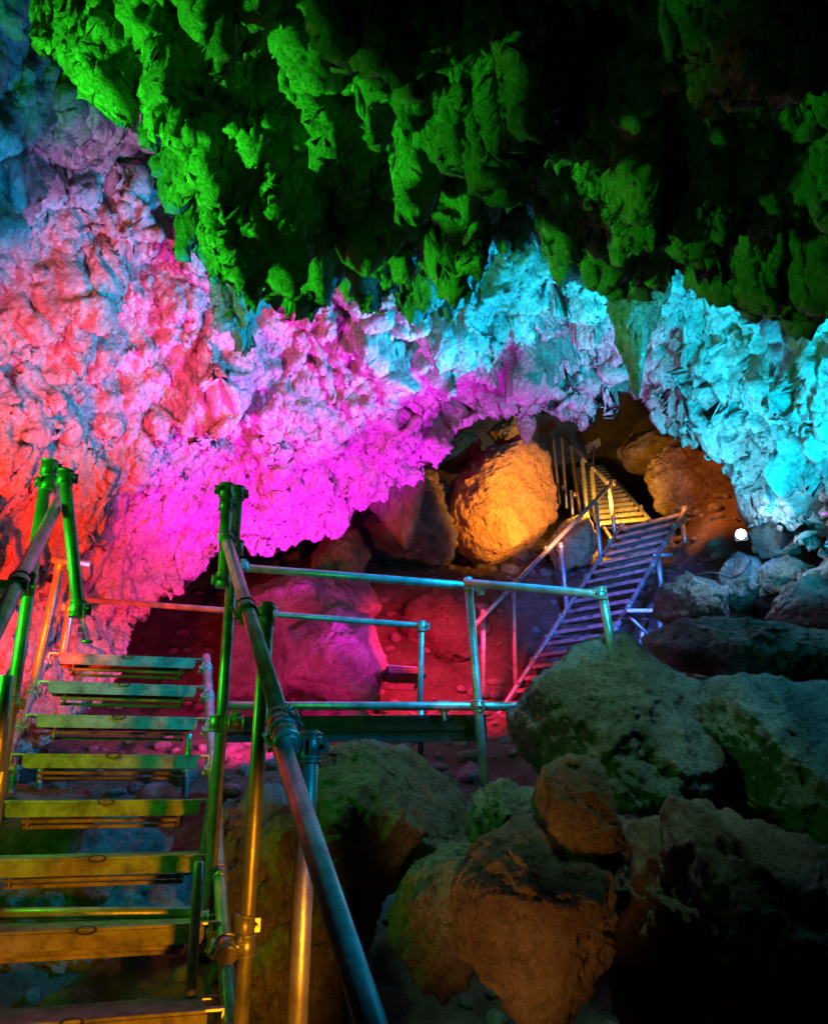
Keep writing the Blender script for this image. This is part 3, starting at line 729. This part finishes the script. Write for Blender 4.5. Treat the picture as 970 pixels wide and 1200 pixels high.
# ================================================================== LAMPS AND ADDED LIGHTS
def flood(loc, aim, name, label, col, s, size=.13, shape='round', parent_mat='black'):
    loc = np.asarray(loc, float); f = unit(np.asarray(aim, float)-loc); r = unit(np.cross(f, Z3)); u = np.cross(r, f)
    th = thing(name, tuple(loc), label, 'lamp')
    if shape == 'round':
        mb = MB(); mb.tube(loc-f*.14, loc-f*.01, size*.75, 24, r2=size*1.08); mb.build('housing', M[parent_mat], th)
        mb = MB(); mb.tube(loc-f*.012, loc+f*.004, size, 24); mb.build('lens', emit(name+'_glow', col, s), th)
    else:
        mb = MB(); mb.box(loc-f*.05, [r, u, f], [size, size*.45, .045]); mb.build('housing', M[parent_mat], th)
        mb = MB(); mb.box(loc, [r, u, f], [size*.9, size*.36, .006]); mb.build('lens', emit(name+'_glow', col, s), th)
    mb = MB()
    for e in (-1, 1): mb.box(loc+r*e*size*1.12-u*size*.5-f*.05, [r, u, f], [.006, size*.7, .02])
    mb.box(loc-u*size*1.2-f*.05, [r, u, f], [size*1.12, .006, .03]); mb.build('bracket', M['dark'], th)
    return th
flood(at(868, 626, 8.4), (0, 0, 0), 'flood_lamp', 'dazzling white flood lamp glowing on the slope at the right', (.85, .95, 1), 30, .05)
flood(at(472, 786, 8.8), at(455, 700, 9.4), 'bar_lamp', 'long slim violet lamp lying on the red slope behind the short rail post', (.6, .1, 1), 3, .22, 'box')
flood(at(965, 602, 7.2), (0, 0, 0), 'wall_lamp', 'tiny magenta lamp on the cyan wall at the right edge', (1, .0, .7), .6, .035, 'box')

def spot(name, loc, aim, col, W, ang=90, blend=.6, rad=.12):  # bare light source without a fitting; several are added fills
    l = bpy.data.lights.new(name, 'SPOT'); l.energy = W; l.color = col; l.spot_size = R(ang); l.spot_blend = blend; l.shadow_soft_size = rad
    o = bpy.data.objects.new(name, l); COL.objects.link(o); o.location = loc
    o.rotation_euler = (Vector([float(c) for c in aim])-Vector([float(c) for c in loc])).to_track_quat('-Z', 'Y').to_euler()
    return o
def point(name, loc, col, W, rad=.1):
    l = bpy.data.lights.new(name, 'POINT'); l.energy = W; l.color = col; l.shadow_soft_size = rad
    o = bpy.data.objects.new(name, l); COL.objects.link(o); o.location = loc; return o

GREEN = (.03, 1, .02); CYAN = (.0, .72, 1); MAG = (1, .01, .85); RED = (1, .035, .01); ORANGE = (1, .36, .03); YEL = (1, .55, .04); BLUE = (.05, .25, 1); PINK = (1, .25, .45)
CY0 = tuple(at(935, 745, 6.4)); CY1 = tuple(at(1015, 650, 5.1))
spot('green_flood_light', (-2.7, 2.9, 1.2), at(360, 70, 4.4), GREEN, 900, 88, 1.)
spot('green_post_fill_light', (-2.35, 3.1, .9), (-1.3, 4.6, .6), GREEN, 75, 110)  # added unseen source close to the posts to turn them green
spot('green_fill_light', (-1.2, 1.5, -.6), at(440, 100, 4.4), GREEN, 14, 90, 1.)
spot('magenta_flood_light', tuple(at(470, 850, 7.4)), at(340, 480, 9.0), (.88, .008, 1), 1250, 76)
spot('violet_roof_fill_light', tuple(at(560, 800, 8.4)), at(600, 470, 9.8), (.85, .03, 1), 620, 66, .9)  # added second source to spread violet over the roof
spot('violet_rock_light', tuple(at(500, 770, 8.2)), at(375, 735, 9.3), (.9, .005, .75), 80, 70)
spot('blue_roof_fill_light', tuple(at(300, 640, 5.2)), at(40, 70, 5.8), (0, .28, .9), 260, 46, .9)  # added to tint the upper left rock blue; no fitting
spot('magenta_low_light', tuple(at(230, 850, 6.6)), at(240, 650, 8.2), MAG, 130, 52)
spot('red_flood_light', tuple(at(-90, 780, 4.6)), at(60, 620, 6.8), (1, .02, .002), 1000, 86)
spot('orange_flood_light', tuple(at(-130, 400, 4.4)), at(190, 430, 7.8), (1, .10, .002), 240, 70)
spot('pink_patch_fill_light', tuple(at(100, 640, 5.2)), at(115, 165, 6.5), (1, .32, .6), 170, 26, .9)  # added narrow beam that makes the pale pink wall patch
spot('cyan_edge_fill_light', (2.7, 4.7, 2.1), (-.6, 5.2, 3.35), (0, .5, 1), 800, 50, .8)  # added unseen beam grazing the low ceiling for cyan edges
spot('pink_flood_light', tuple(at(100, 700, 5.0)), at(200, 280, 7.5), (1, .12, .75), 215, 66)
spot('cyan_flood_light', CY1, at(900, 430, 8.4), (0, .60, .95), 800, 84)
spot('cyan_centre_light', tuple(at(800, 700, 6.9)), at(830, 420, 8.8), (0, .62, .95), 720, 70)
spot('cyan_roof_fill_light', tuple(at(740, 620, 7.4)), at(580, 280, 7.4), (0, .60, .95), 850, 76)  # added in open air to strengthen cyan on the roof
spot('cyan_rim_fill_light', tuple(at(620, 440, 5.7)), at(560, 210, 5.6), (0, .55, 1), 80, 110)  # added under the ceiling for cyan rims; no lamp hangs there
spot('teal_pendant_fill_light', tuple(at(930, 560, 4.8)), at(745, 350, 6.0), (.03, .6, .7), 200, 34)  # added soft beam to brighten the dark stalactite
spot('cyan_bright_rail_fill_light', tuple(at(770, 640, 4.5)), at(640, 692, 5.3), (0, .7, 1), 45, 70)  # added beside the rail to brighten it
spot('cyan_left_light', CY0, at(150, 240, 7.5), (.0, .40, .9), 2400, 50)
spot('cyan_rail_fill_light', (1.7, 4.3, 2.7), (-.1, 5.6, 1.2), (.0, .36, 1), 1000, 50)  # added overhead to turn the guard rail blue
spot('cyan_handrail_fill_light', (1.25, 1.4, .6), (-.2, 1.9, 0), (.0, .5, 1), 75, 38)  # added off to the right for the handrail's cyan edge
spot('yellow_stair_light', tuple(at(685, 625, 9.9)), at(590, 590, 12.4), (1, .30, .004), 1150, 50)
spot('yellow_tread_light', tuple(at(705, 590, 12.4)), at(700, 590, 15), (1, .45, .03), 420, 120)
spot('yellow_slope_light', tuple(at(800, 548, 11.2)), at(825, 592, 13.2), (1, .24, .02), 160, 120)
spot('blue_stair_fill_light', tuple(at(730, 560, 7.4)), at(715, 690, 10.4), (.05, .16, 1), 1300, 40)  # added in mid-air to wash the tread fronts blue
spot('blue_slope_fill_light', tuple(at(910, 590, 8.2)), at(810, 690, 9.4), (.03, .22, .8), 120, 90)  # added to tint the dark slope blue
spot('red_floor_fill_light', tuple(at(520, 690, 8.8)), at(500, 780, 9.6), (1, .012, .08), 700, 100)  # added source hanging in mid-air to redden the floor
spot('red_left_floor_fill_light', tuple(at(300, 850, 7.2)), at(260, 760, 9.4), (1, .008, .25), 260, 120)  # added second source to redden the left of the floor
spot('indigo_rock_fill_light', tuple(at(430, 700, 10.4)), at(470, 610, 12.3), (.35, .04, 1), 60, 80)  # added small source to colour the dark purple boulder

spot('orange_step_light', (.9, .1, -1.0), (-1.35, 3.7, -.85), (1, .34, .006), 430, 34, .5, .035)
spot('orange_rock_light', (-.15, 1.5, -1.25), at(588, 1045, 3.2), (1, .42, .10), 130, 28, .8)
spot('blue_boulder_fill_light', tuple(at(960, 560, 4.3)), at(910, 840, 4.6), (.05, .5, .75), 34, 74)  # added to lighten the big boulder at the right edge
spot('teal_rock_fill_light', tuple(at(760, 330, 4.2)), at(670, 880, 4.3), (.32, .75, .5), 110, 62)  # added unseen overhead source for the foreground boulder tops
spot('white_lamp_light', tuple(at(868, 626, 8.25)), (1, 3, -1), (.4, .7, 1), 15, 150)
point('white_lamp_spill', tuple(at(866, 618, 8.15)), (.45, .7, 1), 26, .05)

w = bpy.data.worlds.new('World'); scene.world = w; w.use_nodes = True
bg = w.node_tree.nodes['Background']; bg.inputs[0].default_value = (.5, .12, .3, 1); bg.inputs[1].default_value = .0025

vs = scene.view_settings; vs.view_transform = 'Standard'; vs.look = 'None'; vs.gamma = 1; vs.use_curve_mapping = False; vs.exposure = 0
scene.cycles.max_bounces = 5; scene.cycles.diffuse_bounces = 3; scene.cycles.glossy_bounces = 3
scene.cycles.use_denoising = True
for o in list(bpy.data.objects):
    if '_o' in o: del o['_o']
